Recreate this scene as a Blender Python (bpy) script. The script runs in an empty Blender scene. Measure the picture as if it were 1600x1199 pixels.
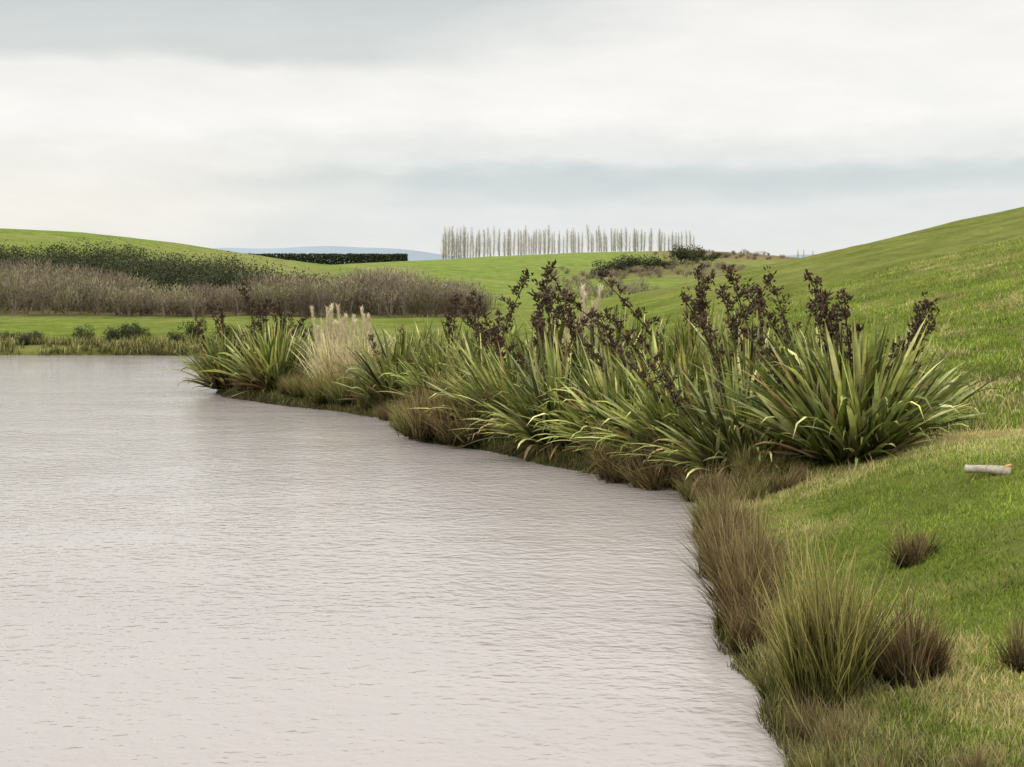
import bpy, math, numpy as np
rng = np.random.default_rng(11)
scene = bpy.context.scene
COL = scene.collection
R = math.radians
pi = math.pi

# ------------------------------------------------------------------ terrain
LAKE = np.array([(-90,1.0),(-40,2.0),(-5,3.5),(0.6,5),(1.6,7.2),(1.66,8.0),(1.86,8.7),(1.80,9.5),(1.98,10.2),(1.78,11.1),(1.86,12.2),(2.1,13.2),(2.02,14.4),(2.22,15.6),
 (2.30,17.0),(2.62,18.2),(2.58,19.5),(2.45,20.8),(1.34,22.6),(0.4,24.0),(-.35,25.7),(-1.88,27.4),(-2.4,29.5),(-2.93,32.1),(-4.3,34.2),(-5.67,35.5),
 (-8.0,38.7),(-8.7,41.1),(-8.5,43),(-7,47),(-6,54),(-10,61),(-16,62.2),(-23,62.5),(-40,63),(-95,60)], float)

def sdist(x, y):
    x = np.asarray(x, float); y = np.asarray(y, float)
    best = np.full(x.shape, 1e9); ins = np.zeros(x.shape, bool)
    n = len(LAKE)
    for i in range(n):
        ax, ay = LAKE[i]; bx, by = LAKE[(i+1) % n]
        dx, dy = bx-ax, by-ay
        t = np.clip(((x-ax)*dx+(y-ay)*dy)/(dx*dx+dy*dy), 0, 1)
        best = np.minimum(best, np.hypot(x-ax-t*dx, y-ay-t*dy))
        c = ((ay > y) != (by > y)) & (x < (bx-ax)*(y-ay)/(by-ay+1e-12)+ax)
        ins ^= c
    return np.where(ins, -best, best)

def sm(a, b, t):
    t = np.clip((t-a)/(b-a), 0, 1); return t*t*(3-2*t)

def wob(x, y, s, seed=0):
    v = 0
    r = np.random.default_rng(100+seed)
    for k in range(6):
        a = r.uniform(0, 6.28); f = s*r.uniform(.6, 2.2); p = r.uniform(0, 6.28)
        v = v+np.sin((x*math.cos(a)+y*math.sin(a))*f+p+1.3*np.sin(f*.7*(y*math.cos(a)-x*math.sin(a))+p*2))
    return v/6

def smi(x, xs, ys, w):
    s = 0
    for o in (-1, -.5, 0, .5, 1): s = s+np.interp(x+o*w, xs, ys)
    return s/5

def height(x, y):
    x = np.asarray(x, float); y = np.asarray(y, float)
    d = sdist(x, y)+.14*wob(x, y, 2.5, 5)+.05*wob(x, y, 7, 6)
    base = np.where(d > 0, .42*(1-np.exp(-np.maximum(d, 0)/.5)), -1.0*(1-np.exp(np.minimum(d, 0)/1.5)))
    up = sm(0, 3, d)
    A = smi(x, [-5, 1, 4, 8, 11, 18, 25, 33, 60, 150, 600], [0, 0, .25, .85, 1.4, 3.05, 4.65, 6.5, 12.5, 25, 30], 2.0)
    A = A*(1-.85*sm(88, 170, y))+.02*np.clip(y-40, 0, 50)*sm(0, 9, x)*(1-sm(95, 160, y))
    near = .35*np.exp(-((x-5.5)/2.5)**2-((y-14)/4)**2)+1.0*(1-sm(.5, 5.5, y))
    near = near-.3*np.exp(-((y-22)/2.5)**2)*sm(4, 7, x)*(1-sm(9, 14, x))
    C = smi(x, [-400, -102, -67, -33, 0, 20, 51, 72, 84, 120, 500], [7, 7.6, 7.6, 10.2, 12.4, 12.9, 12.2, 10.6, 8, 6, 6], 8)
    mid = C*sm(150, 460, y)*(1-.35*sm(470, 900, y))
    mid = mid+1.3*np.exp(-((x+25)/14)**2-((y-300)/40)**2)-1.2*np.exp(-((x-5-(y-250)*.2)/9)**2-((y-290)/60)**2)
    L = smi(x, [-700, -150, -80, -70, -55, -40, -32, -26, -18], [14, 13.5, 10.6, 9.9, 7.8, 5.0, 3.0, 1.0, 0], 4)
    left = L*sm(128, 225, y)*(1-.9*sm(235, 330, y))
    rough = .045*wob(x, y, 1.6, 1)+.14*wob(x, y, .22, 2)*sm(4, 20, d)+.11*wob(x, y, .7, 7)*sm(1, 5, d)+.35*wob(x, y, .045, 3)*sm(20, 80, d)
    return base+up*(A+near+mid+left+.3*sm(3, 30, d)+rough)

def H1(x, y): return float(height(np.array([x]), np.array([y]))[0])

# ------------------------------------------------------------------ helpers
def mesh(name, V, F, C, mat, smooth=False):
    V = np.asarray(V, np.float32).reshape(-1, 3); F = np.asarray(F, np.int32)
    me = bpy.data.meshes.new(name); k = F.shape[1]
    me.vertices.add(len(V)); me.vertices.foreach_set("co", V.ravel())
    me.loops.add(F.size); me.loops.foreach_set("vertex_index", F.ravel())
    me.polygons.add(len(F)); me.polygons.foreach_set("loop_start", np.arange(0, F.size, k, dtype=np.int32))
    me.polygons.foreach_set("use_smooth", np.full(len(F), smooth))
    if C is not None:
        C = np.asarray(C, np.float32).reshape(-1, 3)
        c4 = np.ones((len(V), 4), np.float32); c4[:, :3] = C
        a = me.color_attributes.new("Col", 'FLOAT_COLOR', 'POINT'); a.data.foreach_set("color", c4.ravel())
    me.materials.append(mat); me.update(calc_edges=True)
    return me

def obj(name, me, parent=None, loc=(0, 0, 0), **kw):
    o = bpy.data.objects.new(name, me); COL.objects.link(o); o.location = loc
    if parent: o.parent = parent
    for k, v in kw.items(): o[k] = v
    return o

def curves(B, az, e0, bend, ln, K, p=1.5):
    N = len(az); P = np.zeros((N, K, 3)); P[:, 0] = B
    for k in range(1, K):
        e = e0-bend*((k-.5)/(K-1))**p
        st = ln/(K-1)
        P[:, k, 0] = P[:, k-1, 0]+np.cos(e)*np.cos(az)*st
        P[:, k, 1] = P[:, k-1, 1]+np.cos(e)*np.sin(az)*st
        P[:, k, 2] = P[:, k-1, 2]+np.sin(e)*st
    return P

def ribbons(P, W, S, C, keel=0):
    N, K, _ = P.shape
    if keel:
        M = P.copy(); M[..., 2] -= W*keel
        Q = np.stack([P-S[:, None]*W[..., None]/2, M, P+S[:, None]*W[..., None]/2], 2); A = 3
    else:
        Q = np.stack([P-S[:, None]*W[..., None]/2, P+S[:, None]*W[..., None]/2], 2); A = 2
    idx = np.arange(N*K*A).reshape(N, K, A); F = []
    for a in range(A-1):
        F.append(np.stack([idx[:, :-1, a], idx[:, :-1, a+1], idx[:, 1:, a+1], idx[:, 1:, a]], -1).reshape(-1, 4))
    CC = np.repeat(C[:, :, None, :], A, 2)
    return Q.reshape(-1, 3), np.concatenate(F), CC.reshape(-1, 3)

def tube(P, rad, n=7):
    P = np.asarray(P, float); K = len(P); V = []
    for k in range(K):
        t = P[min(k+1, K-1)]-P[max(k-1, 0)]; t = t/np.linalg.norm(t)
        u = np.cross(t, (0.3, 1, .1)); u /= np.linalg.norm(u); w = np.cross(t, u)
        for j in range(n):
            a = 2*math.pi*j/n; V.append(P[k]+rad[k]*(math.cos(a)*u+math.sin(a)*w))
    F = [(k*n+j, k*n+(j+1) % n, (k+1)*n+(j+1) % n, (k+1)*n+j) for k in range(K-1) for j in range(n)]
    return np.array(V), np.array(F)

class Nd:
    def __init__(s, nt): s.nt = nt
    def new(s, t, **kw):
        n = s.nt.nodes.new(t)
        for k, v in kw.items(): setattr(n, k, v)
        return n
    def l(s, a, b): s.nt.links.new(a, b)
    def m(s, op, a, b=None, c=None):
        n = s.nt.nodes.new('ShaderNodeMath'); n.operation = op
        for i, v in enumerate((a, b, c)):
            if v is None: continue
            if isinstance(v, (int, float)): n.inputs[i].default_value = v
            else: s.l(v, n.inputs[i])
        return n.outputs[0]
    def ramp(s, fac, stops, interp='LINEAR'):
        n = s.nt.nodes.new('ShaderNodeValToRGB'); cr = n.color_ramp; cr.interpolation = interp
        while len(cr.elements) < len(stops): cr.elements.new(.5)
        for e, (p, c) in zip(cr.elements, stops):
            e.position = p; e.color = (*c, 1) if len(c) == 3 else c
        s.l(fac, n.inputs[0]); return n.outputs[0]
    def mix(s, f, a, b, bt='MIX'):
        n = s.nt.nodes.new('ShaderNodeMix'); n.data_type = 'RGBA'; n.blend_type = bt
        for i, v in ((0, f), (6, a), (7, b)):
            if isinstance(v, (int, float)): n.inputs[i].default_value = v
            elif isinstance(v, tuple): n.inputs[i].default_value = (*v, 1)
            else: s.l(v, n.inputs[i])
        return n.outputs[2]

def mat(name, rough=.6, spec=.3, ns=8, na=.3, transl=0, bump=0, color=None):
    m = bpy.data.materials.new(name); m.use_nodes = True; nt = m.node_tree; nt.nodes.clear(); N = Nd(nt)
    out = N.new('ShaderNodeOutputMaterial'); b = N.new('ShaderNodeBsdfPrincipled')
    b.inputs['Roughness'].default_value = rough; b.inputs['Specular IOR Level'].default_value = spec
    if color: 
        rgb = N.new('ShaderNodeRGB'); rgb.outputs[0].default_value = (*color, 1); c = rgb.outputs[0]
    else: c = N.new('ShaderNodeAttribute', attribute_name='Col').outputs['Color']
    tc = N.new('ShaderNodeTexCoord'); no = N.new('ShaderNodeTexNoise'); no.inputs['Scale'].default_value = ns
    no.inputs['Detail'].default_value = 5; N.l(tc.outputs['Object'], no.inputs['Vector'])
    f = N.ramp(no.outputs[0], [(.3, (1-na,)*3), (.7, (1+na,)*3)])
    c = N.mix(1.0, c, f, 'MULTIPLY'); N.l(c, b.inputs['Base Color'])
    if bump:
        bp = N.new('ShaderNodeBump'); bp.inputs['Strength'].default_value = bump; bp.inputs['Distance'].default_value = .02
        N.l(no.outputs[0], bp.inputs['Height']); N.l(bp.outputs[0], b.inputs['Normal'])
    if transl:
        t = N.new('ShaderNodeBsdfTranslucent'); N.l(c, t.inputs[0]); mx = N.new('ShaderNodeMixShader')
        mx.inputs[0].default_value = transl; N.l(b.outputs[0], mx.inputs[1]); N.l(t.outputs[0], mx.inputs[2]); N.l(mx.outputs[0], out.inputs[0])
    else: N.l(b.outputs[0], out.inputs[0])
    return m

M_leaf = mat('flax_leaf', .5, .28, 6, .3, .14)
M_grass = mat('grass_blade', .8, .08, 1.2, .25, .3)
M_rush = mat('rush_blade', .75, .1, 3, .25, .2)
M_pod = mat('seed_pod', .7, .15, 12, .3)
M_twig = mat('bare_twig', .85, .05, 1, .25)
M_foli = mat('shrub_leaf', .7, .1, 2, .3, .15)
M_bark = mat('pale_bark', .8, .15, 25, .35, 0, .4)

def ground_mat():
    m = bpy.data.materials.new('pasture'); m.use_nodes = True; nt = m.node_tree; nt.nodes.clear(); N = Nd(nt)
    out = N.new('ShaderNodeOutputMaterial'); b = N.new('ShaderNodeBsdfPrincipled')
    b.inputs['Roughness'].default_value = .9; b.inputs['Specular IOR Level'].default_value = .04
    at = N.new('ShaderNodeAttribute', attribute_name='Col').outputs['Color']
    tc = N.new('ShaderNodeTexCoord').outputs['Object']
    def noise(s, d=6, r=.6):
        n = N.new('ShaderNodeTexNoise'); n.inputs['Scale'].default_value = s; n.inputs['Detail'].default_value = d
        n.inputs['Roughness'].default_value = r; N.l(tc, n.inputs['Vector']); return n.outputs[0]
    n1 = noise(.35, 8, .65); n2 = noise(3.0, 8, .75); n3 = noise(.06, 6, .6); n4 = noise(.9, 7, .8)
    c = N.mix(1.0, at, N.ramp(n1, [(.3, (.60, .66, .55)), (.7, (1.38, 1.30, 1.25))]), 'MULTIPLY')
    c = N.mix(1.0, c, N.ramp(n2, [(.3, (.50, .56, .48)), (.5, (1, 1, 1)), (.72, (1.55, 1.4, 1.35))]), 'MULTIPLY')
    dry = N.ramp(n3, [(.42, (0, 0, 0)), (.68, (.4, .4, .4))])
    c = N.mix(dry, c, (.36, .35, .12))
    dry2 = N.ramp(n4, [(.48, (0, 0, 0)), (.62, (.6, .6, .6))])
    c = N.mix(N.m('MULTIPLY', dry2, N.ramp(n1, [(.42, (.1,)*3), (.6, (1.1,)*3)])), c, (.40, .35, .14))
    N.l(c, b.inputs['Base Color'])
    bp = N.new('ShaderNodeBump'); bp.inputs['Strength'].default_value = 1; bp.inputs['Distance'].default_value = .26
    N.l(N.m('ADD', n2, N.m('MULTIPLY', n4, 2)), bp.inputs['Height']); N.l(bp.outputs[0], b.inputs['Normal'])
    N.l(b.outputs[0], out.inputs[0]); return m
M_ground = ground_mat()

def spaced(lo, dlo, dhi, hi, step, grow=1.06):
    mid = list(np.arange(dlo, dhi, step)); s = step; v = dhi; up = []
    while v < hi: up.append(v); s = s*grow; v += s
    up.append(hi); s = step; v = dlo; dn = []
    while v > lo: s = s*grow; v -= s; dn.append(max(v, lo))
    return np.array(dn[::-1]+mid+up)
xs = np.concatenate([spaced(-6000, -12, 1.0, 1.01, .2, 1.05)[:-1], np.arange(1.02, 4, .07), spaced(3.99, 4.02, 14, 6000, .2, 1.05)[1:]])
xs = np.unique(np.round(xs, 3))
ys = np.unique(np.round(np.concatenate([spaced(-300, 3, 6, 6.01, .22, 1.05), np.arange(6.05, 21, .11), spaced(21.0, 21.05, 45, 9000, .22, 1.03)]), 3))
X, Y = np.meshgrid(xs, ys); Z = height(X, Y)
nx, ny = len(xs), len(ys)
idx = np.arange(nx*ny).reshape(ny, nx)
F = np.stack([idx[:-1, :-1], idx[:-1, 1:], idx[1:, 1:], idx[1:, :-1]], -1).reshape(-1, 4)
D = sdist(X, Y)
def lerp(a, b, t): return a*(1-t[..., None])+np.array(b)*t[..., None]
Cg = np.zeros(X.shape+(3,))+np.array((.215, .28, .045))
Cg = lerp(Cg, (.25, .33, .045), sm(-.3, .5, wob(X, Y, .35, 9))*.6)
Cg = lerp(Cg, (.205, .29, .055), sm(150, 260, Y)*.9)
hill = sm(5, 12, X)*sm(20, 30, Y)*(1-sm(110, 150, Y))
Cg = lerp(Cg, (.225, .265, .052), hill)
Cg = lerp(Cg, (.10, .135, .028), .8*np.exp(-((X-8)/4)**2-((Y-25)/5)**2))  # shadow at the hill foot behind the flax, painted as darker green
Cg = lerp(Cg, (.22, .155, .09), .95*(1-sm(.55, 1.1, np.hypot((X-62)/30, (Y-375)/75))))
Cg = lerp(Cg, (.19, .16, .08), .85*(1-sm(.4, 1.1, np.hypot((X-32)/24, (Y-285)/50))))
Cg = lerp(Cg, (.33, .30, .14), .6*(1-sm(.5, 1.0, np.hypot((X+26)/12, (Y-285)/16))))
Cg = lerp(Cg, (.33, .31, .13), .5*sm(-60, -42, X)*(1-sm(-32, -24, X))*sm(175, 195, Y)*(1-sm(235, 250, Y)))
Cg = lerp(Cg, (.15, .12, .07), .8*sm(100, 108, Y)*(1-sm(150, 165, Y))*(1-sm(-6, 2, X)))
Cg = lerp(Cg, (.32, .31, .11), .65*(1-sm(3, 9, D))*sm(60, 62, Y))
Cg = lerp(Cg, (.06, .055, .025), .8*(1-sm(1.5, 3.0, D))*sm(18.5, 20, Y)*(1-sm(50, 55, Y)))  # dark brown bank, with shadow below the flax painted in
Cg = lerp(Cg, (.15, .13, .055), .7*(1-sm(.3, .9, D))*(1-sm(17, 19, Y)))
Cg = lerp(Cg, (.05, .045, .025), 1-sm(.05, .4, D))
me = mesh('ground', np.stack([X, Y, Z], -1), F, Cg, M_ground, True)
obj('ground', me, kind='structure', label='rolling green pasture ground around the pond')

# ------------------------------------------------------------------ water
def water_mat():
    m = bpy.data.materials.new('pond_water'); m.use_nodes = True; nt = m.node_tree; nt.nodes.clear(); N = Nd(nt)
    out = N.new('ShaderNodeOutputMaterial'); b = N.new('ShaderNodeBsdfPrincipled')
    tc = N.new('ShaderNodeTexCoord').outputs['Object']
    def noise(sx, sy, d, r=.5, dist=0, rot=.25):
        mp = N.new('ShaderNodeMapping'); mp.inputs['Scale'].default_value = (sx, sy, 1); mp.inputs['Rotation'].default_value = (0, 0, rot); N.l(tc, mp.inputs[0])
        n = N.new('ShaderNodeTexNoise'); n.inputs['Scale'].default_value = 1; n.inputs['Detail'].default_value = d
        n.inputs['Roughness'].default_value = r; n.inputs['Distortion'].default_value = dist; N.l(mp.outputs[0], n.inputs['Vector']); return n.outputs[0]
    # wind ripples: three crossing trains of different wavelength, gently gusted
    a = noise(5.5, 7.5, 2, .5, 0, .12); a2 = noise(12, 14, 2, .5, 0, -.35); c2 = noise(2.4, 4.2, 2, .5, 0, .3); big = noise(.12, .3, 3); pt = noise(.35, .5, 4, .6)
    amp = N.ramp(pt, [(.35, (.6,)*3), (.65, (1.15,)*3)])
    hgt = N.m('MULTIPLY', N.m('ADD', N.m('ADD', a, N.m('MULTIPLY', a2, .42)), N.m('MULTIPLY', c2, .5)), amp)
    bp = N.new('ShaderNodeBump'); bp.inputs['Strength'].default_value = .6; bp.inputs['Distance'].default_value = .034
    N.l(hgt, bp.inputs['Height']); N.l(bp.outputs[0], b.inputs['Normal'])
    col = N.mix(N.ramp(big, [(.35, (0, 0, 0)), (.65, (1, 1, 1))]), (.475, .425, .40), (.44, .39, .37))
    N.l(col, b.inputs['Base Color'])
    b.inputs['Roughness'].default_value = .07; b.inputs['IOR'].default_value = 1.33
    N.l(b.outputs[0], out.inputs[0]); return m
V = [(-95, 1, 0), (8, 1, 0), (8, 66, 0), (-95, 66, 0)]
me = mesh('water', V, [(0, 1, 2, 3)], np.full((4, 3), .4), water_mat())
obj('water', me, kind='structure', label='pale rippled muddy pond water')

# ------------------------------------------------------------------ distant blue hills
Mblue = mat('hazy_hill', .95, .02, .002, .08, color=(.32, .37, .42))  # aerial haze put into the base colour, no volume
hx = np.linspace(-3200, 1500, 200); prof = 92+3*np.sin(hx/110)+2*np.sin(hx/45+1)+24*sm(-960, -820, hx)*(1-sm(-400, -100, hx))
rows = [(3600, -20), (3850, .6), (4000, 1), (4300, .7), (4800, -20)]
V = []
for yy, f in rows:
    for i, x_ in enumerate(hx): V.append((x_, yy+30*math.sin(x_/130), prof[i]*f if f > 0 else -20))
n = len(hx); F = [(r*n+i, r*n+i+1, (r+1)*n+i+1, (r+1)*n+i) for r in range(4) for i in range(n-1)]
obj('distant_hill', mesh('distant_hill', V, F, None, Mblue, True), kind='structure', label='hazy blue range of far hills')

# ------------------------------------------------------------------ flax
LEAFC = np.array([(.15, .185, .038), (.25, .285, .062), (.39, .405, .11), (.62, .60, .25), (.06, .076, .02), (.40, .27, .11), (.33, .355, .14)])
def flax_leaves(seed, n=330, Ls=1.0, tilt=0.0, pale=0.0, droop=0, tone=1.0):
    r = np.random.default_rng(seed); K = 10
    nf = max(12, n//18); fa = r.uniform(0, 2*pi, nf); fq = r.uniform(0, 1, nf)**.8
    k_ = r.integers(0, nf, n)
    az = fa[k_]+r.normal(0, .6, n); q = np.clip(fq[k_]+r.normal(0, .2, n), 0, 1)
    rad = .06+.50*fq[k_]
    B = np.stack([rad*np.cos(fa[k_])+r.normal(0, .06, n), rad*np.sin(fa[k_])+r.normal(0, .06, n), np.full(n, -.05)], -1)
    e0 = R(88)-q*R(48+droop)+r.normal(0, R(9), n)
    bend = R(2)+q*R(34+droop)*r.uniform(.1, 1.5, n)
    ln = Ls*r.uniform(.7, 2.05, n)*(1-.1*q)*r.uniform(.8, 1.12, nf)[k_]
    fold = r.random(n) < .24; bend = np.where(fold, bend+R(85), bend)
    dead = r.random(n) < .09; e0 = np.where(dead, e0-R(35), e0); ln = np.where(dead, ln*.75, ln)
    pw = np.where(fold, 4.5, 1.7)
    P = curves(B, az, e0, bend, ln, K, pw)
    P[:, :, 0] += tilt*(np.linspace(0, 1, K)**1.3)[None]
    P[:, :, 2] = np.maximum(P[:, :, 2], -.35)
    tw = az+math.pi/2+r.normal(0, .9, n)
    S = np.stack([np.cos(tw), np.sin(tw), r.normal(0, .35, n)], -1); S /= np.linalg.norm(S, axis=1)[:, None]
    t = np.linspace(0, 1, K); prof = np.interp(t, [0, .15, .5, .8, 1], [.55, .8, 1, .75, .04])
    W = r.uniform(.042, .095, n)[:, None]*prof[None]
    pr = np.array([.24, .22, .16, .09+pale, .16, .05, .07+pale]); pr /= pr.sum()
    c = LEAFC[r.choice(7, n, p=pr)]*r.uniform(.65, 1.35, (n, 1))*r.uniform(.65, 1.3, nf)[k_][:, None]*tone
    g = np.interp(t, [0, .25, .6, 1], [.08, .32, 1.0, 1.3])  # shade inside the clump painted into the leaves, deepest at the base
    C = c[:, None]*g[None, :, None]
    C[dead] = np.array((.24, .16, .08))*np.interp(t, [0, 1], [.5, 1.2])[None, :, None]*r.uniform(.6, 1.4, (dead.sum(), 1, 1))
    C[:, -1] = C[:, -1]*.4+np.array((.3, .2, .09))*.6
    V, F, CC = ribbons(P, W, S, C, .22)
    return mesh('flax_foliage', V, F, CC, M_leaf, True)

def flax_stalk(seed, Hh=2.9):
    r = np.random.default_rng(seed); K = 9
    lean = r.uniform(.12, .66)
    t = np.linspace(0, 1, K); P = np.stack([lean*Hh*t**1.6, .07*np.sin(t*5+seed), Hh*t*(1-.22*lean)], -1)
    V, F4 = tube(P, .019-.008*t, 5)
    Fq = [tuple(f) for f in F4]; Vs = [V]; Cs = [np.tile((.085, .055, .034), (len(V), 1))]; off = len(V)
    nb = int(r.integers(12, 18)); tts = np.sort(.46+.54*(np.arange(nb)/(nb-1)+r.normal(0, .03, nb)).clip(0, 1))
    for i in range(nb):
        tt = tts[i]; p = np.array([np.interp(tt, t, P[:, k]) for k in range(3)])
        a = (0 if i % 2 else math.pi)+r.normal(0, .9); blen = (.15*(1.25-tt)+.045)*r.uniform(.4, 1.5)
        q = p+np.array([math.cos(a)*blen, math.sin(a)*blen, blen*.9])
        bv, bf = tube([p, (p+q)/2+np.array([0, 0, -.02]), q], [.009, .008, .006], 4)
        Vs.append(bv); Fq += [tuple(x+off for x in f) for f in bf]; Cs.append(np.tile((.085, .055, .034), (len(bv), 1))); off += len(bv)
        for j in range(r.integers(7, 26)):
            s = r.uniform(.0, 1.2); o = p+(q-p)*s+r.normal(0, .036, 3)
            d = np.array([math.cos(a)*.5, math.sin(a)*.5, .9])+r.normal(0, .65, 3); d /= np.linalg.norm(d)
            l = r.uniform(.065, .14); w = r.uniform(.014, .026)
            u = np.cross(d, (1, .3, .2)); u /= np.linalg.norm(u); v = np.cross(d, u)
            m1 = o+d*l*.45
            vv = [o, m1+u*w, m1+v*w, m1-u*w, m1-v*w, o+d*l]
            Vs.append(np.array(vv))
            for k in range(4):
                Fq.append((off, off+1+(k+1) % 4, off+1+k, off)); Fq.append((off+5, off+1+k, off+1+(k+1) % 4, off+5))
            base = np.array([(.066, .042, .028), (.13, .08, .05), (.038, .026, .018)][r.integers(3)])
            Cs.append(np.tile(base, (6, 1))); off += 6
    V = np.concatenate(Vs); C = np.concatenate(Cs)
    T = []
    for f in Fq:
        if f[0] == f[3]: T.append(f[:3])
        else: T.append((f[0], f[1], f[2])); T.append((f[0], f[2], f[3]))
    return mesh('flower_stalk', V, T, C, M_pod)

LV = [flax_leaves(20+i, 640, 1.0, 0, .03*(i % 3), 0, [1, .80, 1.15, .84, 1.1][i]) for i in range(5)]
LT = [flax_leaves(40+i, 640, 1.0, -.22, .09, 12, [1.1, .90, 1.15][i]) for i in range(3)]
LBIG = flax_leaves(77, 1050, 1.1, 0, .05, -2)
SV = [flax_stalk(60+i) for i in range(12)]

def flax(x, y, s, lv, stalks, label, rz=0, group='flax bushes growing along the pond edge'):
    e = obj('flax_plant', None, None, (x, y, H1(x, y)), label=label, category='flax', group=group)
    e.empty_display_size = .3
    f = obj('foliage', lv, e); f.scale = (s, s, s); f.rotation_euler = (0, 0, rz)
    for (dx, dy, sc, rot, k) in stalks:
        o = obj('flower_stalk', SV[(k+int(rng.integers(0, 6))) % 12], e, (dx, dy, 0)); sc *= .86*rng.uniform(.8, 1.1); o.scale = (sc, sc, sc)
        o.rotation_euler = (rng.normal(0, .09), rng.normal(0, .09), rot+rng.normal(0, .35))
    return e
L1 = 'green sword-leaved flax bush with dark seed stalks on the bank'
L2 = 'flax bush with pale arching leaves drooping over the water'
L3 = 'small dense green flax bush at the water edge'
L4 = 'largest flax bush with long upright striped leaves and seed heads'
flax(-8.1, 40.2, .92, LV[3], [(0, 0, 1.0, pi, 0), (.3, .1, .96, .3, 1), (-.4, .2, .95, 2.5, 2), (-.2, -.3, .93, 1., 3), (.5, 0, 1.0, 0, 4), (.1, .2, 1.0, 2, 5)], L1)
flax(-7.3, 41.4, .95, LV[1], [(0, 0, 1.05, pi, 2), (.3, .1, 1.02, .3, 5), (.6, .1, 1.0, 2.8, 0), (.3, .4, 1.02, 2.8, 7), (-.4, .1, 1.0, 1., 1)], L1)
flax(-6.35, 37.9, .98, LV[0], [], L3)
flax(-5.7, 39.0, .8, LV[2], [(0, 0, .85, 2, 2)], L3)
flax(-2.65, 33.3, .98, LV[3], [(-.3, 0, .66, pi, 0)], L3, 2.2)
flax(-1.9, 35.2, 1.0, LV[2], [(0, 0, .85, 2.6, 1), (.3, .2, .9, .2, 3)], L1, 1.)
flax(-1.5, 31.0, .88, LV[0], [(0, .2, .8, 1, 5)], L3, 2.)
flax(-.4, 30.2, 1.0, LV[4], [(-.2, 0, 1.03, .4, 1), (.3, 0, 1.0, 2.9, 2)], L1, 3.)
flax(-.8, 33.2, 1.0, LV[3], [(.2, 0, .92, 3.0, 3)], L1, 5.)
flax(.1, 26.5, .94, LT[0], [(.5, .3, 1.25, 1.3, 3), (.0, .5, .95, 2.7, 5)], L2)
flax(.7, 28.2, 1.08, LV[3], [(.1, .1, 1.0, 2.4, 4), (.4, .3, .95, 3.6, 2), (-1.1, .2, 1.15, .6, 5), (-.6, .2, 1.0, 2.0, 6), (.8, 0, .98, 2.8, 7)], L1)
flax(.85, 24.7, .94, LT[1], [(0, .3, .85, 3.0, 1)], L2)
flax(1.5, 26.2, 1.0, LV[1], [(0, .3, 1.0, 3.0, 0), (-.3, .1, 1.0, 3.3, 3), (.3, .1, 1.0, 2.7, 4)], L1, 2.6)
flax(2.3, 27.6, 1.12, LV[4], [(-.3, 0, 1.04, 3.2, 0), (.3, .2, 1.0, 2.7, 2), (.5, .4, 1.0, 3.0, 1)], L1)
flax(1.85, 23.4, .94, LT[2], [(.2, .2, .85, 3.1, 5)], L2)
flax(2.6, 24.3, 1.0, LV[2], [(.3, .3, .98, 2.9, 5), (-.3, .3, .95, 3.1, 8), (0, 0, .9, 3.1, 3)], L1, 1.2)
flax(3.4, 25.6, 1.08, LV[0], [(-.2, 0, 1.04, 2.9, 4), (.2, .3, 1.12, .4, 1), (-.5, .3, 1.04, .2, 0), (0, .6, 1.1, 1.2, 2), (.1, .1, 1.1, 2.2, 6), (.5, .1, 1.04, 3.0, 5)], L1, 1.5)
flax(2.75, 21.8, .92, LT[0], [(0, 0, .76, 3.4, 3), (.2, .3, .84, 2.8, 1)], L2, .35)
flax(3.3, 20.2, .88, LT[1], [(-.2, .1, .76, 3.2, 0), (.1, 0, .7, 3.0, 4), (-.3, .3, .69, 2.8, 2), (-.5, .2, .66, 3.3, 6)], L2, -.2)
flax(3.7, 22.4, 1.0, LV[1], [(-.1, .1, .92, 3.1, 1), (.3, .1, .94, 3.0, 7)], L1, 3.4)
flax(4.4, 24.0, 1.05, LV[2], [(-.2, 0, 1.04, 3.0, 0), (.2, .3, 1.04, 2.9, 2), (-.6, .2, 1.0, 3.2, 1), (.6, .2, 1.02, 3.2, 8)], L1, .7)
flax(4.6, 18.95, .98, LBIG, [(.15, .1, 1.06, 2.2, 1), (-.05, .25, 1.06, 3.0, 3), (.25, .2, 1.04, 1.2, 0), (0, .3, 1.03, 4., 2), (.1, .15, 1.0, 2.8, 4), (-.5, 0, .75, 3.1, 5), (.2, .3, 1.08, 1.8, 7)], L4)
flax(5.45, 20.6, .88, LV[4], [(.3, 0, .92, .1, 2), (.2, .2, .85, .8, 5)], L1, 2.2)
flax(5.1, 22.2, .95, LV[3], [(-.3, .2, .92, 2.8, 4), (0, 0, .95, 1.2, 1)], L1, 4.)

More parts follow.
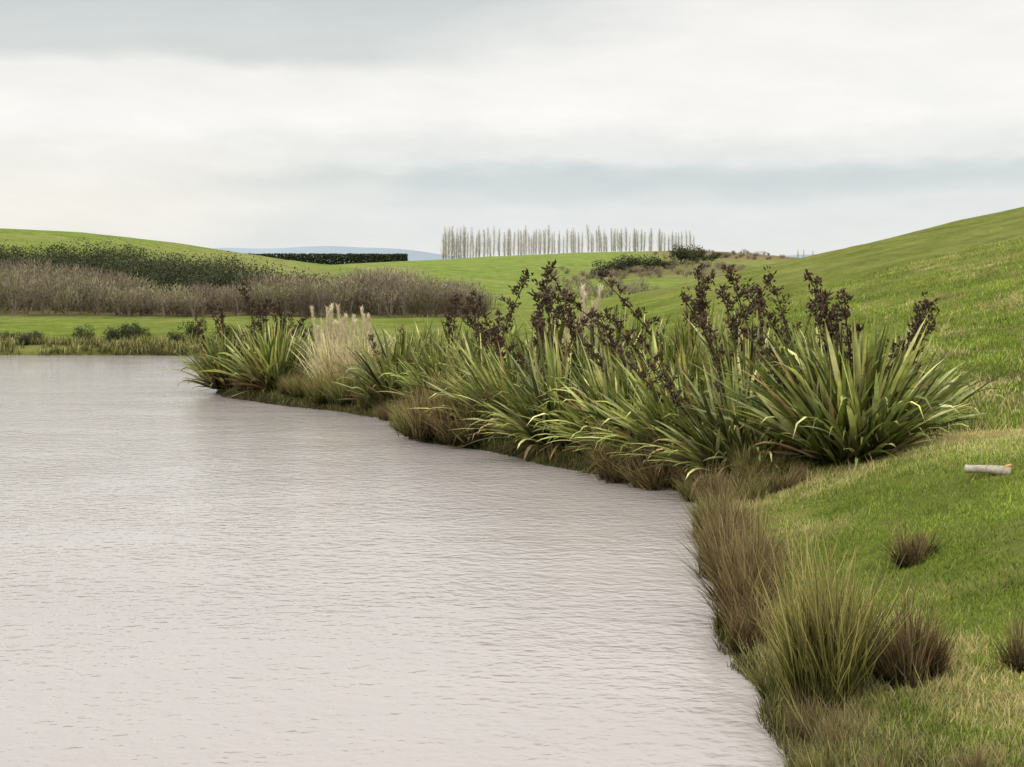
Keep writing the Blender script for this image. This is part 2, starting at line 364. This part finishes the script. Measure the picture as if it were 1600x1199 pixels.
# ------------------------------------------------------------------ rushes & pampas
def tussock(seed, n, rad, ln, cols, e_lo=58, bend=40, w=.008, lean=0, K=6, sub=14, az_n=.5):
    r = np.random.default_rng(seed)
    sa = r.uniform(0, 2*pi, sub); sq = np.sqrt(r.uniform(0, 1, sub)); sh = r.uniform(.5, 1.1, sub); sl = r.normal(0, .14, (sub, 2)); st = r.uniform(.55, 1.4, sub)
    k_ = r.integers(0, sub, n)
    az = sa[k_]+r.normal(0, 1.1, n); q = np.clip(sq[k_]+r.normal(0, .15, n), 0, 1)
    B = np.stack([rad*sq[k_]*np.cos(sa[k_])+r.normal(0, rad*.16, n), rad*sq[k_]*np.sin(sa[k_])+r.normal(0, rad*.16, n), np.full(n, -.04)], -1)
    e0 = R(89)-q*R(89-e_lo)+r.normal(0, R(9), n); b = R(bend)*r.uniform(-.4, 1, n)*(.4+q)
    l = ln*sh[k_]*np.where(r.random(n) < .45, r.uniform(.2, .7, n), r.uniform(.6, 1.15, n))
    P = curves(B, az, e0, b, l, K, 1.6); tt = (np.linspace(0, 1, K)**1.5)[None]*ln
    P[:, :, 0] += (lean+sl[k_, 0])[:, None]*tt; P[:, :, 1] += sl[k_, 1][:, None]*tt
    P[:, 1:, :2] += np.cumsum(r.normal(0, .009, (n, K-1, 2)), 1)
    a = r.uniform(0, 2*pi, n); S = np.stack([np.cos(a), np.sin(a), 0*a], -1)
    t = np.linspace(0, 1, K); W = w*r.uniform(.6, 1.4, n)[:, None]*np.interp(t, [0, .6, 1], [1, .9, .15])[None]
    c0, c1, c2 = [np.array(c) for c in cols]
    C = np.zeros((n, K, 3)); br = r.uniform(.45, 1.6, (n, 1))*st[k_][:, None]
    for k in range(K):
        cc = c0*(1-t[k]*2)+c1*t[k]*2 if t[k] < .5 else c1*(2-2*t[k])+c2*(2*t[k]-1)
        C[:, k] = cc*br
    V, F, CC = ribbons(P, W, S, C)
    return mesh('rush_blades', V, F, CC, M_rush)
GOLD = ((.03, .026, .01), (.20, .20, .05), (.46, .38, .15))
OLIV = ((.025, .023, .01), (.17, .175, .05), (.36, .30, .12))
BRWN = ((.022, .018, .01), (.15, .115, .05), (.33, .25, .12))
DARK = ((.016, .013, .008), (.11, .078, .036), (.25, .18, .085))
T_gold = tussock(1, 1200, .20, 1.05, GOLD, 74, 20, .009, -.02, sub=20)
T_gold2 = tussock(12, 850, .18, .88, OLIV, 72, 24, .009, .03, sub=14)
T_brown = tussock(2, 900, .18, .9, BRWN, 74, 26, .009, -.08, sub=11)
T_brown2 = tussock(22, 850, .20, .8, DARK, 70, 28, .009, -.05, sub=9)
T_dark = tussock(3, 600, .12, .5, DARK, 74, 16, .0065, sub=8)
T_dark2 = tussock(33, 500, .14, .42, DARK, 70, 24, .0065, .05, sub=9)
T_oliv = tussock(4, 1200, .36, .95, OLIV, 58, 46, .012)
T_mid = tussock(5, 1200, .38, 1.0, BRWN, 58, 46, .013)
def rush(x, y, s, m, label, sz=1.0, rz=None):
    o = obj('rush_tussock', m, None, (x, y, H1(x, y)), label=label, category='rush', group='rush tussocks on the pond bank')
    o.scale = (s, s, s*sz); o.rotation_euler = (0, 0, rng.uniform(-.8, .8) if rz is None else rz)
RG = 'tall golden-green rush tussock beside the water'
RB = 'brown rush tussock leaning over the pond edge'
RD = 'short dark brown rush clump on the grassy bank'
RO = 'olive rush clump at the foot of the flax'
rush(2.14, 9.45, 1.02, T_gold, RG, 1.05); rush(2.3, 9.75, .9, T_gold2, RG, 1.0); rush(1.95, 10.0, .6, T_gold2, RO); rush(1.9, 9.0, .42, T_brown2, RO)
rush(1.92, 11.2, .7, T_brown2, RB); rush(1.98, 12.0, 1.1, T_brown2, RB); rush(2.12, 12.6, 1.08, T_brown, RB); rush(2.15, 14.3, .8, T_brown2, RB); rush(2.28, 15.3, .95, T_brown2, RB, 1, -.7); rush(2.5, 15.7, .6, T_gold2, RB); rush(2.42, 16.8, .5, T_oliv, RO); rush(2.4, 13.5, .6, T_gold2, RO)
rush(2.6, 17.4, .6, T_brown2, RB); rush(3.0, 17.6, .5, T_gold2, RO); rush(3.4, 18.0, .42, T_mid, RB); rush(2.75, 18.7, .65, T_mid, RB); rush(3.7, 18.2, .4, T_brown2, RO); rush(3.3, 19.1, .6, T_oliv, RO)
rush(2.68, 9.2, 1.1, T_dark, RD, 1.15); rush(2.79, 9.35, 1.1, T_dark2, RD, 1.2); rush(2.6, 9.35, .8, T_dark, RD); rush(3.46, 12.0, .85, T_dark, RD, .85); rush(3.58, 12.2, .75, T_dark2, RD); rush(3.36, 9.0, .75, T_dark, RD)
rush(1.95, 7.45, .34, T_brown2, RB); rush(1.85, 7.9, .34, T_oliv, RO); rush(1.95, 8.4, .38, T_brown2, RB); rush(2.45, 7.25, .26, T_brown, RB); rush(2.15, 7.7, .28, T_gold2, RB)
rush(2.75, 20.2, .7, T_mid, RB); rush(2.25, 21.1, .95, T_mid, RB); rush(1.8, 21.9, 1.15, T_mid, RB); rush(2.6, 19.6, .5, T_oliv, RO); rush(2.15, 21.7, 1.1, T_oliv, RO)
rush(-1.4, 27.2, 1.3, T_mid, RB); rush(-.85, 26.5, 1.25, T_mid, RB); rush(-1.8, 27.8, 1.0, T_oliv, RO); rush(-1.0, 27.8, 1.3, T_oliv, RO); rush(-2.2, 29.0, .6, T_oliv, RO)
for (a, b_, s_) in [(-3.9, 34.2, 1.0), (-4.6, 34.9, .95), (-3.3, 33.2, .7), (-5.3, 35.7, .8), (-5.8, 36.6, .6), (-7.2, 38.2, .6), (-8.4, 40.7, .5), (-2.8, 31.8, .5), (-8.4, 41.8, .5), (-2.4, 30.4, .6)]:
    rush(a, b_, s_, T_oliv if s_ > .65 else T_mid, RO)

STRAW = ((.25, .21, .08), (.72, .62, .33), (.92, .83, .56))
def plume(seed):
    r = np.random.default_rng(seed); K = 7; t = np.linspace(0, 1, K)
    P = np.stack([.2*t**2, .03*np.sin(4*t), 1.75*t], -1); V, F = tube(P, .008-.003*t, 4)
    n = 190; s = r.uniform(.6, 1, n); B = np.stack([np.interp(s, t, P[:, k]) for k in range(3)], -1)
    az = r.uniform(0, 2*pi, n); Pb = curves(B, az, np.full(n, R(80)), np.full(n, R(30)), r.uniform(.1, .2, n)*(1.4-s*.5), 4)
    S = np.stack([-np.sin(az), np.cos(az), 0*az], -1); W = np.full((n, 4), .012); W[:, -1] = .005
    C = np.tile(np.array((.88, .78, .56)), (n, 4, 1))*r.uniform(.75, 1.1, (n, 1, 1))
    v2, f2, c2 = ribbons(Pb, W, S, C)
    return mesh('plume', np.concatenate([V, v2]), np.concatenate([F, f2+len(V)]), np.concatenate([np.tile((.6, .5, .3), (len(V), 1)), c2]), M_rush)
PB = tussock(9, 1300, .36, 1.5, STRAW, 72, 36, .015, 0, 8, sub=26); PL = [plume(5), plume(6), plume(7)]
def pampas_plant(x, y, s, npl, lab):
    e = obj('pampas_grass', None, None, (x, y, H1(x, y)), label=lab, category='pampas grass', group='pale pampas grass among the flax')
    f = obj('foliage', PB, e); f.scale = (s, s, s); f.rotation_euler = (0, 0, rng.uniform(0, 6))
    for i in range(npl):
        o = obj('plume', PL[i % 3], e, (rng.uniform(-.4, .4)*s, rng.uniform(-.3, .3)*s, 0)); k = s*rng.uniform(.75, 1.05)
        o.scale = (k, k, k); o.rotation_euler = (0, 0, rng.uniform(0, 6.28))
PLB = 'straw-coloured pampas grass with feathery plumes between flax bushes'
pampas_plant(-4.5, 35.9, 1.2, 11, PLB); pampas_plant(-3.85, 35.3, 1.15, 9, PLB)
pampas_plant(1.35, 30.6, 1.35, 8, PLB)

# ------------------------------------------------------------------ grass (near lawn + hillside)
def grass(name, n, x0, x1, y0, y1, hl, hh, w, dmin, label, yp=1.5, mask=None):
    u = rng.random(n); y = y0+(y1-y0)*u**yp; x = rng.uniform(x0, x1, n)
    x = x0+(x-x0)*np.clip(.35+.65*(y-y0)/(y1-y0), 0, 1)
    d = sdist(x, y); k = d > dmin
    if mask is not None: k &= mask(x, y)
    x, y, d = x[k], y[k], d[k]; z = height(x, y); n = len(x)
    cl = wob(x, y, 2.2, 21)*.5+wob(x, y, 6.5, 22)*.5
    hgt = rng.uniform(hl, hh, n)*(1+1.1*np.clip(cl, -.6, 1))
    edge = np.exp(-np.maximum(d-.1, 0)/.35); rough_corner = .45*np.exp(-((x-2.0)/.45)**2-((y-7.8)/.9)**2)
    hgt = hgt*(1+1.8*edge+1.2*rough_corner)
    drymask = np.clip(.04+1.4*np.clip(wob(x, y, 1.0, 30)+.8*wob(x, y, 3.4, 31)-.15, 0, 1)+.5*edge+rough_corner+.8*np.exp(-((y-18.0-.2*(x-4))/1.5)**2)+.4*np.exp(-((x-5.3)/.9)**2-((y-16)/1.6)**2), 0, .9)
    tall = rng.random(n) < .10*drymask; hgt = np.where(tall, hgt*2.5, hgt)
    az = rng.uniform(0, 2*pi, n); ln = rng.uniform(.2, .9, n)*hgt
    a2 = rng.uniform(0, 2*pi, n)
    B = np.stack([x, y, z-.005], -1); S = np.stack([np.cos(a2), np.sin(a2), 0*a2], -1)*(w*rng.uniform(.6, 1.4, n))[:, None]
    T = B+np.stack([np.cos(az)*ln, np.sin(az)*ln, hgt], -1)
    V = np.stack([B-S, B+S, T], 1)
    g = np.array((.28, .375, .055)); yel = np.array((.64, .54, .25)); drk = np.array((.14, .205, .035)); lime = np.array((.42, .53, .08))
    pick = rng.random(n)
    C = np.where((pick < drymask)[:, None], yel, np.where((rng.random(n) < .45)[:, None], g, np.where((rng.random(n) < .5)[:, None], drk, lime)))
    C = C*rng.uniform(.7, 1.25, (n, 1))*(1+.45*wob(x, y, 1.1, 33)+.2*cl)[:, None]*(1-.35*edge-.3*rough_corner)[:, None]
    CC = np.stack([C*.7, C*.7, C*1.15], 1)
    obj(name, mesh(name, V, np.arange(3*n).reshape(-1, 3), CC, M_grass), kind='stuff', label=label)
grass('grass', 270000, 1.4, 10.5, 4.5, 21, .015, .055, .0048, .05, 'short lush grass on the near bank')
grass('hillside_grass', 160000, 3.0, 34, 19, 62, .03, .11, .013, .3, 'grazed grass on the slope behind the flax', 1.3)
def fringe(name, pts, n, hl, hh, w, cols, label, spread=.5, dm=0.):
    pts = np.array(pts); seg = rng.integers(0, len(pts)-1, n); t = rng.random(n)
    P0 = pts[seg]+(pts[seg+1]-pts[seg])*t[:, None]+rng.normal(0, spread, (n, 2))
    d = sdist(P0[:, 0], P0[:, 1]); k = (d > dm) & (wob(P0[:, 0], P0[:, 1], 1.2, 55)+.5*wob(P0[:, 0], P0[:, 1], 5, 56) > -.25); P0 = P0[k]; n = len(P0)
    z = np.maximum(height(P0[:, 0], P0[:, 1]), -.02); az = rng.uniform(0, 2*pi, n)
    B = np.concatenate([P0, z[:, None]], 1)
    C0 = np.array(cols)[rng.integers(0, len(cols), n)]*rng.uniform(.6, 1.4, (n, 1))
    hh_ = rng.uniform(hl, hh, n)*(1+.8*wob(P0[:, 0], P0[:, 1], 1.5, 40))
    P = curves(B, az, rng.uniform(R(45), R(88), n), rng.uniform(0, R(60), n), hh_, 4)
    S = np.stack([-np.sin(az), np.cos(az), 0*az], -1); W = np.tile(w*np.array([1, .9, .6, .1]), (n, 1))
    C = C0[:, None]*np.array([.3, .7, 1, 1.15])[None, :, None]
    v, f, c = ribbons(P, W, S, C)
    obj(name, mesh(name, v, f, c, M_rush), kind='stuff', label=label)
bc = [(.14, .12, .05), (.18, .19, .055), (.08, .10, .03), (.26, .22, .10)]
fringe('bank_sedge', LAKE[15:27], 8000, .12, .38, .013, bc, 'brown sedge fringe at the water line', .35, -.08)
fringe('near_bank_sedge', LAKE[4:16], 9000, .08, .26, .008, [(.15, .12, .05), (.16, .18, .045), (.08, .09, .03), (.28, .23, .10)], 'brown rough grass hanging over the near water edge', .15, -.1)
fringe('rough_grass', [(1.9, 7.3), (2.1, 7.8), (2.1, 8.4)], 3500, .06, .18, .007, [(.19, .17, .06), (.22, .27, .055), (.12, .13, .04), (.34, .29, .13)], 'rough olive-brown grass on the bank corner', .2, 0)
fringe('far_bank_sedge', LAKE[29:34], 34000, .2, .55, .03, [(.30, .26, .10), (.24, .26, .07), (.48, .43, .18), (.11, .11, .04)], 'rough sedge along the far bank', 1.6)

# ------------------------------------------------------------------ bushes
def leafmass(seed, n, sx, sy, sz, leaf, cols, lobes=9):
    r = np.random.default_rng(seed); c = np.stack([r.uniform(-.7, .7, lobes)*sx, r.uniform(-.6, .6, lobes)*sy, r.uniform(.2, .8, lobes)*sz], -1)
    rr = r.uniform(.2, .5, lobes); k = r.integers(0, lobes, n)
    d = r.normal(0, 1, (n, 3)); d /= np.linalg.norm(d, axis=1)[:, None]; q = r.uniform(.5, 1.1, n)
    P = c[k]+d*(rr[k]*q)[:, None]*np.array([sx, sy, sz*.9]); P[:, 2] = np.abs(P[:, 2])
    a = r.normal(0, 1, (n, 3)); a /= np.linalg.norm(a, axis=1)[:, None]; b = np.cross(a, r.normal(0, 1, (n, 3))); b /= np.linalg.norm(b, axis=1)[:, None]
    s = leaf*r.uniform(.6, 1.4, (n, 1))
    V = np.stack([P-a*s, P+b*s*.5, P+a*s, P-b*s*.5], 1)
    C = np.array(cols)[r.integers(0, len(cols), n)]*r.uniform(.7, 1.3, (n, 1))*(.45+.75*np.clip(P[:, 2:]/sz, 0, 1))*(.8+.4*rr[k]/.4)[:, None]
    return V.reshape(-1, 3), np.arange(4*n).reshape(-1, 4), np.repeat(C, 4, 0)
DG = [(.045, .055, .027), (.055, .07, .03), (.07, .08, .038), (.085, .075, .04)]
OG = [(.08, .11, .035), (.12, .14, .045), (.07, .09, .035), (.16, .14, .065)]
def trunkmesh(Hh, seed):
    r = np.random.default_rng(seed); V = []; F = []; o = 0
    for i in range(5):
        a = r.uniform(0, 6.28); v, f = tube([(0, 0, -.1), (.15*math.cos(a)*Hh, .15*math.sin(a)*Hh, Hh*.35), (.3*math.cos(a)*Hh, .3*math.sin(a)*Hh, Hh*.7)], [.04*Hh, .03*Hh, .01*Hh], 5)
        V.append(v); F.append(f+o); o += len(v)
    V = np.concatenate(V); return mesh('stem', V, np.concatenate(F), np.tile((.09, .07, .05), (len(V), 1)), M_bark)
bushm = []
for i in range(4):
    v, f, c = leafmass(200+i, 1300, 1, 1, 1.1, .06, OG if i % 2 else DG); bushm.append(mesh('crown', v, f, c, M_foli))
stem = trunkmesh(1.0, 4)
def bush(x, y, s, k, label, cat='bush', sz=1, group='small bushes on the far bank', sx=1):
    e = obj('bush', None, None, (x, y, H1(x, y)-.03), label=label, category=cat, group=group)
    for nm, m_ in (('crown', bushm[k]), ('stem', stem)):
        o = obj(nm, m_, e); o.scale = (s*sx, s, s*sz); o.rotation_euler = (0, 0, rng.uniform(0, 6) if sx == 1 else 0)
for i in range(40):
    x_ = rng.uniform(-27, -8.5); bush(x_, 63.6+rng.uniform(0, 5), rng.choice([.26, .36, .48, .6, .75], p=[.25, .25, .25, .15, .1]), int(rng.integers(4)), 'small dark green bush in rough grass by the pond', 'bush', rng.uniform(.9, 1.4))
for (x_, y_, s_, k, sz, sx) in [(20, 276, 3.2, 0, .85, 1.4), (24, 280, 3.6, 2, .85, 1.3), (28, 283, 3.0, 0, .8, 1.3), (16.5, 272, 2.0, 2, .8, 1.2), (31.5, 290, 2.2, 2, .7, 1.4), (37, 306, 3.4, 2, 1.1, 1.2), (40.5, 310, 3.0, 0, 1.0, 1.2), (45, 318, 2.4, 0, .6, 1.3), (50, 340, 2, 2, .6, 1.6)]:
    bush(x_, y_, s_, k, 'dark gorse bush on the paddock slope', 'bush', sz, 'gorse bushes on the paddock slope', sx)

def thicket(name, pts, sfun, nper, leaf, cols, label, seed):
    r = np.random.default_rng(seed); Vs = []; Fs = []; Cs = []; o = 0
    for i, (x, y) in enumerate(pts):
        s = sfun(x, y)*r.uniform(.45, 1.35)
        v, f, c = leafmass(seed*1000+i, nper, s*1.3, s, s, leaf, cols, 7)
        v = v+np.array([x, y, H1(x, y)-.2]); Vs.append(v); Fs.append(f+o); Cs.append(c*r.uniform(.65, 1.4)); o += len(v)
    obj(name, mesh(name, np.concatenate(Vs), np.concatenate(Fs), np.concatenate(Cs), M_foli), kind='stuff', label=label)
pts = []
for i in range(400):
    x_ = rng.uniform(-95, -19); base = np.interp(x_, [-95, -62, -50, -40, -30, -19], [172, 170, 172, 166, 152, 138]); pts.append((x_, base+rng.uniform(-13, 8)))
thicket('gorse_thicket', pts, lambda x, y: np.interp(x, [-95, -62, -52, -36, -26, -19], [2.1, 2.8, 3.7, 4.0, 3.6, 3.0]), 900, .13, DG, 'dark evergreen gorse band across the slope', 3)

def bare(name, pts, Hf, nper, w, cols, label, seed):
    r = np.random.default_rng(seed); n = len(pts)*nper; pts = np.array(pts)
    idp = np.repeat(np.arange(len(pts)), nper); hh = np.array([Hf(x, y) for x, y in pts])*r.uniform(.6, 1.2, len(pts))*(1+.25*wob(pts[:, 0], pts[:, 1], .25, 60)); g = height(pts[:, 0], pts[:, 1])
    h = hh[idp]
    dr = r.normal(0, 1, (n, 3)); dr /= np.linalg.norm(dr, axis=1)[:, None]; q = r.random(n)**.45
    asp = r.uniform(.45, .75, len(pts))[idp]
    B = np.stack([pts[idp, 0]+dr[:, 0]*q*h*asp, pts[idp, 1]+dr[:, 1]*q*h*asp, g[idp]+h*(.42+.42*dr[:, 2]*q)], -1)
    az = np.arctan2(dr[:, 1], dr[:, 0])+r.normal(0, .7, n)
    P = curves(B, az, r.uniform(R(15), R(88), n), r.uniform(R(-25), R(15), n), h*r.uniform(.05, .13, n), 3)
    a = r.uniform(0, 2*pi, n); S = np.stack([np.cos(a), np.sin(a), r.normal(0, .3, n)], -1)
    W = (w*r.uniform(.6, 1.4, n))[:, None]*np.array([1, .7, .25])[None]
    tint = np.array(cols)[r.integers(0, len(cols), len(pts))]*r.uniform(.65, 1.3, (len(pts), 1))
    C = tint[idp][:, None]*np.array([.8, 1, 1.15])[None, :, None]*r.uniform(.8, 1.2, (n, 1, 1))*(.35+.9*(q*dr[:, 2]+1)/1.6)[:, None, None]
    v, f, c = ribbons(P, W, S, C)
    ns = 5; m = len(pts)*ns; ip = np.repeat(np.arange(len(pts)), ns); az = r.uniform(0, 2*pi, m)
    B = np.stack([pts[ip, 0], pts[ip, 1], g[ip]-.1], -1); P = curves(B, az, r.uniform(R(62), R(86), m), r.uniform(0, R(15), m), hh[ip]*.85, 4)
    S = np.tile((1., 0, 0), (m, 1)); W = np.tile(np.array([.08, .07, .05, .03])*w/.055, (m, 1)); C = np.tile(np.array((.27, .22, .17)), (m, 4, 1))
    v2, f2, c2 = ribbons(P, W, S, C)
    obj(name, mesh(name, np.concatenate([v, v2]), np.concatenate([f, f2+len(v)]), np.concatenate([c, c2]), M_twig), kind='stuff', label=label)
BW = [(.24, .19, .13), (.28, .23, .16), (.20, .16, .115), (.26, .235, .135)]
pts = [(rng.uniform(-75, -2), 0) for i in range(400)]
pts = [(x, rng.uniform(106, 142 if x < -36 else 126)) for x, _ in pts]
bare('bare_willow_scrub', pts, lambda x, y: np.interp(x, [-75, -42, -35, -29, -22, -16, -9, -2], [5.1, 5.4, 3.8, 2.6, 2.8, 4.0, 4.0, 2.8])*np.interp(y, [106, 148], [1, .85]), 620, .045, BW, 'leafless brown willow scrub at the foot of the hill', 8)
pts = [(rng.uniform(4, 20), rng.uniform(165, 230)) for i in range(45)]+[(rng.uniform(8, 44), rng.uniform(240, 310)) for i in range(90)]+[(rng.uniform(36, 66), rng.uniform(320, 380)) for i in range(70)]
bare('bare_scrub', pts, lambda x, y: 1.9 if y < 240 else (1.7 if y < 320 else 1.2), 200, .08, BW, 'brown leafless scrub in the gully', 9)

# ------------------------------------------------------------------ poplars
def poplar(seed, Hh=9.5):
    r = np.random.default_rng(seed); K = 8; t = np.linspace(0, 1, K)
    P = np.stack([.15*np.sin(t*3+seed), .1*np.sin(t*4), Hh*t], -1); V, F = tube(P, .10*(1-t)+.015, 6)
    tr = mesh('trunk', V, F, np.tile((.49, .44, .39), (len(V), 1)), M_twig)
    n = 360; s = r.uniform(.04, .98, n)**1.05; B = np.stack([np.interp(s, t, P[:, k]) for k in range(3)], -1); az = r.uniform(0, 2*pi, n)
    pk = r.uniform(.25, .5); env = np.interp(s, [0, pk, .75, 1], [1.2, 1.45, .75, .2])
    Pb = curves(B, az, r.uniform(R(48), R(76), n), r.uniform(R(-25), R(0), n), Hh*.18*env*r.uniform(.2, 1.4, n), 4)
    a = r.uniform(0, 2*pi, n); S = np.stack([np.cos(a), np.sin(a), 0*a], -1); W = np.full((n, 1), .040)*np.array([[1, .8, .6, .3]])
    C = np.tile(np.array((.53, .485, .43)), (n, 4, 1))*r.uniform(.7, 1.2, (n, 1, 1))
    v, f, c = ribbons(Pb, W, S, C); return tr, mesh('crown', v, f, c, M_twig)
PV = [poplar(i) for i in range(6)]
def pop(x, y, s, k, wide=1):
    e = obj('poplar_tree', None, None, (x, y, H1(x, y)-.2), label='tall narrow leafless poplar tree in a hilltop row', category='tree', group='row of bare poplars on the hilltop')
    for nm, m_ in (('trunk', PV[k][0]), ('crown', PV[k][1])):
        o = obj(nm, m_, e); o.scale = (s*wide, s*wide, s); o.rotation_euler = (rng.normal(0, .02), rng.normal(0, .02), rng.uniform(0, 6))
x_ = -23.5
while x_ < 61.5:
    s_ = np.interp(x_, [-24, 20, 61], [1.2, .94, .78])*rng.uniform(.76, 1.12)
    pop(x_, 480+rng.uniform(-6, 6), s_, int(rng.integers(6)), rng.uniform(.75, 1.3)); x_ += rng.choice([.5, .8, 1.05, 1.35, 1.8], p=[.2, .3, .28, .15, .07])
for dx in (95, 97, 100): pop(dx, 470, .55, int(rng.integers(6)), 1.3)

# ------------------------------------------------------------------ shelterbelt hedge
r = np.random.default_rng(5); n = 16000
hx_ = r.uniform(-108, -37, n); gz = height(hx_, np.full(n, 500.0))
top = 14.9+.2*wob(hx_, hx_, .4, 3); dep = r.uniform(-2, 2, n)
low = gz-.5
zz = low+(top-low)*r.random(n)**.8
P = np.stack([hx_, 500+dep, zz], -1); a = r.normal(0, 1, (n, 3)); a /= np.linalg.norm(a, axis=1)[:, None]; b = np.cross(a, r.normal(0, 1, (n, 3))); b /= np.linalg.norm(b, axis=1)[:, None]
V = np.stack([P-a*.35, P+b*.25, P+a*.35, P-b*.25], 1); C = np.array(DG)[r.integers(0, 3, n)]*.9
o = obj('hedge', mesh('hedge', V.reshape(-1, 3), np.arange(4*n).reshape(-1, 4), np.repeat(C, 4, 0), M_foli), label='long flat-topped dark shelterbelt hedge across the paddock', category='hedge')

# ------------------------------------------------------------------ log
lx, ly = 4.80, 14.1
e = obj('log', None, None, (lx, ly, H1(lx, ly)+.062), label='short pale weathered log lying on the grass', category='log'); e.rotation_euler = (0, R(1), R(-28))
tt = np.linspace(-.22, .22, 9); P = np.stack([tt, .012*np.sin(tt*9), .01*np.cos(tt*8)], -1)
V, F = tube(P, .045+.005*np.sin(tt*14), 14); obj('bark', mesh('bark', V, F, np.tile((.42, .37, .29), (len(V), 1)), M_bark, True), e)
for sgn, cc in ((1, (.50, .29, .11)), (-1, (.45, .36, .24))):
    c0 = P[-1] if sgn > 0 else P[0]; ring = V[-14:] if sgn > 0 else V[:14]
    v = np.concatenate([ring, [c0+np.array([.004*sgn, 0, 0])], c0+(ring-c0)*.55+np.array([.006*sgn, 0, 0])])
    f = [(i, (i+1) % 14, 15+(i+1) % 14, 15+i) for i in range(14)]+[(15+i, 15+(i+1) % 14, 14, 14) for i in range(14)]
    T = []
    for q in f:
        T.append(q[:3]); 
        if q[2] != q[3]: T.append((q[0], q[2], q[3]))
    c = np.tile(cc, (29, 1)); c[14:] = c[14:]*.7
    obj('cut_end', mesh('cut_end', v, T, c, M_bark), e)
v, f = tube([(.15, 0, .03), (.19, .02, .055), (.22, .03, .065)], [.024, .021, .016], 7)
obj('branch_stub', mesh('branch_stub', v, f, np.tile((.5, .30, .12), (len(v), 1)), M_bark, True), e)

# ------------------------------------------------------------------ world
w = bpy.data.worlds.new("World"); scene.world = w; w.use_nodes = True; nt = w.node_tree; nt.nodes.clear(); N = Nd(nt)
out = N.new('ShaderNodeOutputWorld'); tc = N.new('ShaderNodeTexCoord'); sp = N.new('ShaderNodeSeparateXYZ'); N.l(tc.outputs['Generated'], sp.inputs[0])
x, y, z = sp.outputs; hyp = N.m('SQRT', N.m('ADD', N.m('MULTIPLY', x, x), N.m('MULTIPLY', y, y)))
el = N.m('DIVIDE', z, N.m('MAXIMUM', hyp, .02)); az = N.m('ARCTAN2', x, y)
cb = N.new('ShaderNodeCombineXYZ'); N.l(N.m('MULTIPLY', az, 4.5), cb.inputs[0]); N.l(N.m('MULTIPLY', N.m('MINIMUM', el, 3), 16), cb.inputs[1])
def wn(s, d, off=0, ro=.5):
    n = N.new('ShaderNodeTexNoise'); n.inputs['Scale'].default_value = s; n.inputs['Detail'].default_value = d; n.inputs['Roughness'].default_value = ro
    mp = N.new('ShaderNodeMapping'); mp.inputs['Location'].default_value = (off, off, 0); N.l(cb.outputs[0], mp.inputs[0]); N.l(mp.outputs[0], n.inputs['Vector']); return n.outputs[0]
n1 = wn(1.4, 6, 3.1, .55); n2 = wn(.9, 4, 8.7); n3 = wn(2.6, 7, 5.5, .6)
elw = N.m('ADD', N.m('ADD', el, N.m('MULTIPLY', N.m('SUBTRACT', n1, .5), .04)), N.m('MULTIPLY', N.m('SUBTRACT', n3, .5), .016))
f = N.m('DIVIDE', elw, .3)
s = lambda e: e/.3
left = N.ramp(f, [(0, (.95, .92, .83)), (s(.05), (.94, .91, .84)), (s(.085), (.92, .90, .85)), (s(.11), (.98, .965, .93)), (s(.147), (.94, .925, .89)), (s(.164), (.70, .73, .72)), (s(.21), (.62, .66, .655)), (1, (.72, .74, .74))], 'EASE')
right = N.ramp(f, [(0, (.83, .84, .82)), (s(.055), (.81, .83, .82)), (s(.076), (.67, .72, .725)), (s(.092), (.85, .86, .84)), (s(.12), (.98, .965, .93)), (s(.18), (.95, .935, .905)), (s(.23), (.88, .875, .86)), (1, (.80, .81, .81))], 'EASE')
cen = N.m('ADD', -.17, N.m('MULTIPLY', N.m('SUBTRACT', el, .08), 1.9))
ff = N.m('ADD', .5, N.m('MULTIPLY', N.m('ADD', N.m('SUBTRACT', az, cen), N.m('MULTIPLY', N.m('SUBTRACT', n2, .5), .3)), 5.5)); ffc = N.new('ShaderNodeClamp'); N.l(ff, ffc.inputs[0])
cloud = N.mix(ffc.outputs[0], left, right)
cloud = N.mix(1.0, cloud, N.ramp(n3, [(.3, (.955, .96, .965)), (.7, (1.045, 1.04, 1.035))]), 'MULTIPLY')
mr = N.new('ShaderNodeMapRange'); N.l(el, mr.inputs[0]); mr.inputs[1].default_value = .3; mr.inputs[2].default_value = 1.2; mr.inputs[3].default_value = 1; mr.inputs[4].default_value = 2.35
sky = N.new('ShaderNodeTexSky'); sky.sky_type = 'NISHITA'; sky.sun_disc = False; sky.sun_elevation = R(42); sky.sun_rotation = R(-120)
b1 = N.new('ShaderNodeBackground'); N.l(sky.outputs[0], b1.inputs[0]); b1.inputs[1].default_value = .08
b2 = N.new('ShaderNodeBackground'); N.l(cloud, b2.inputs[0]); N.l(mr.outputs[0], b2.inputs[1])
mx = N.new('ShaderNodeMixShader'); mx.inputs[0].default_value = .95; N.l(b1.outputs[0], mx.inputs[1]); N.l(b2.outputs[0], mx.inputs[2]); N.l(mx.outputs[0], out.inputs[0])

# soft sun behind thin cloud, from the left and slightly behind the viewer
sd = bpy.data.lights.new('sun', 'SUN'); sd.energy = 1.5; sd.angle = R(10); sd.color = (1, .93, .80)
so = bpy.data.objects.new('sun', sd); COL.objects.link(so); so.rotation_euler = (R(48), 0, R(-60)); so.location = (-20, -10, 40)

cam = bpy.data.cameras.new('camera'); co = bpy.data.objects.new('camera', cam); COL.objects.link(co)
cam.sensor_width = 36; cam.lens = 49.5; cam.clip_end = 20000; cam.clip_start = .1
co.location = (0, 0, 3); co.rotation_euler = (R(90-3.9), 0, 0); scene.camera = co
scene.view_settings.view_transform = 'Standard'; scene.view_settings.look = 'None'; scene.view_settings.exposure = 0
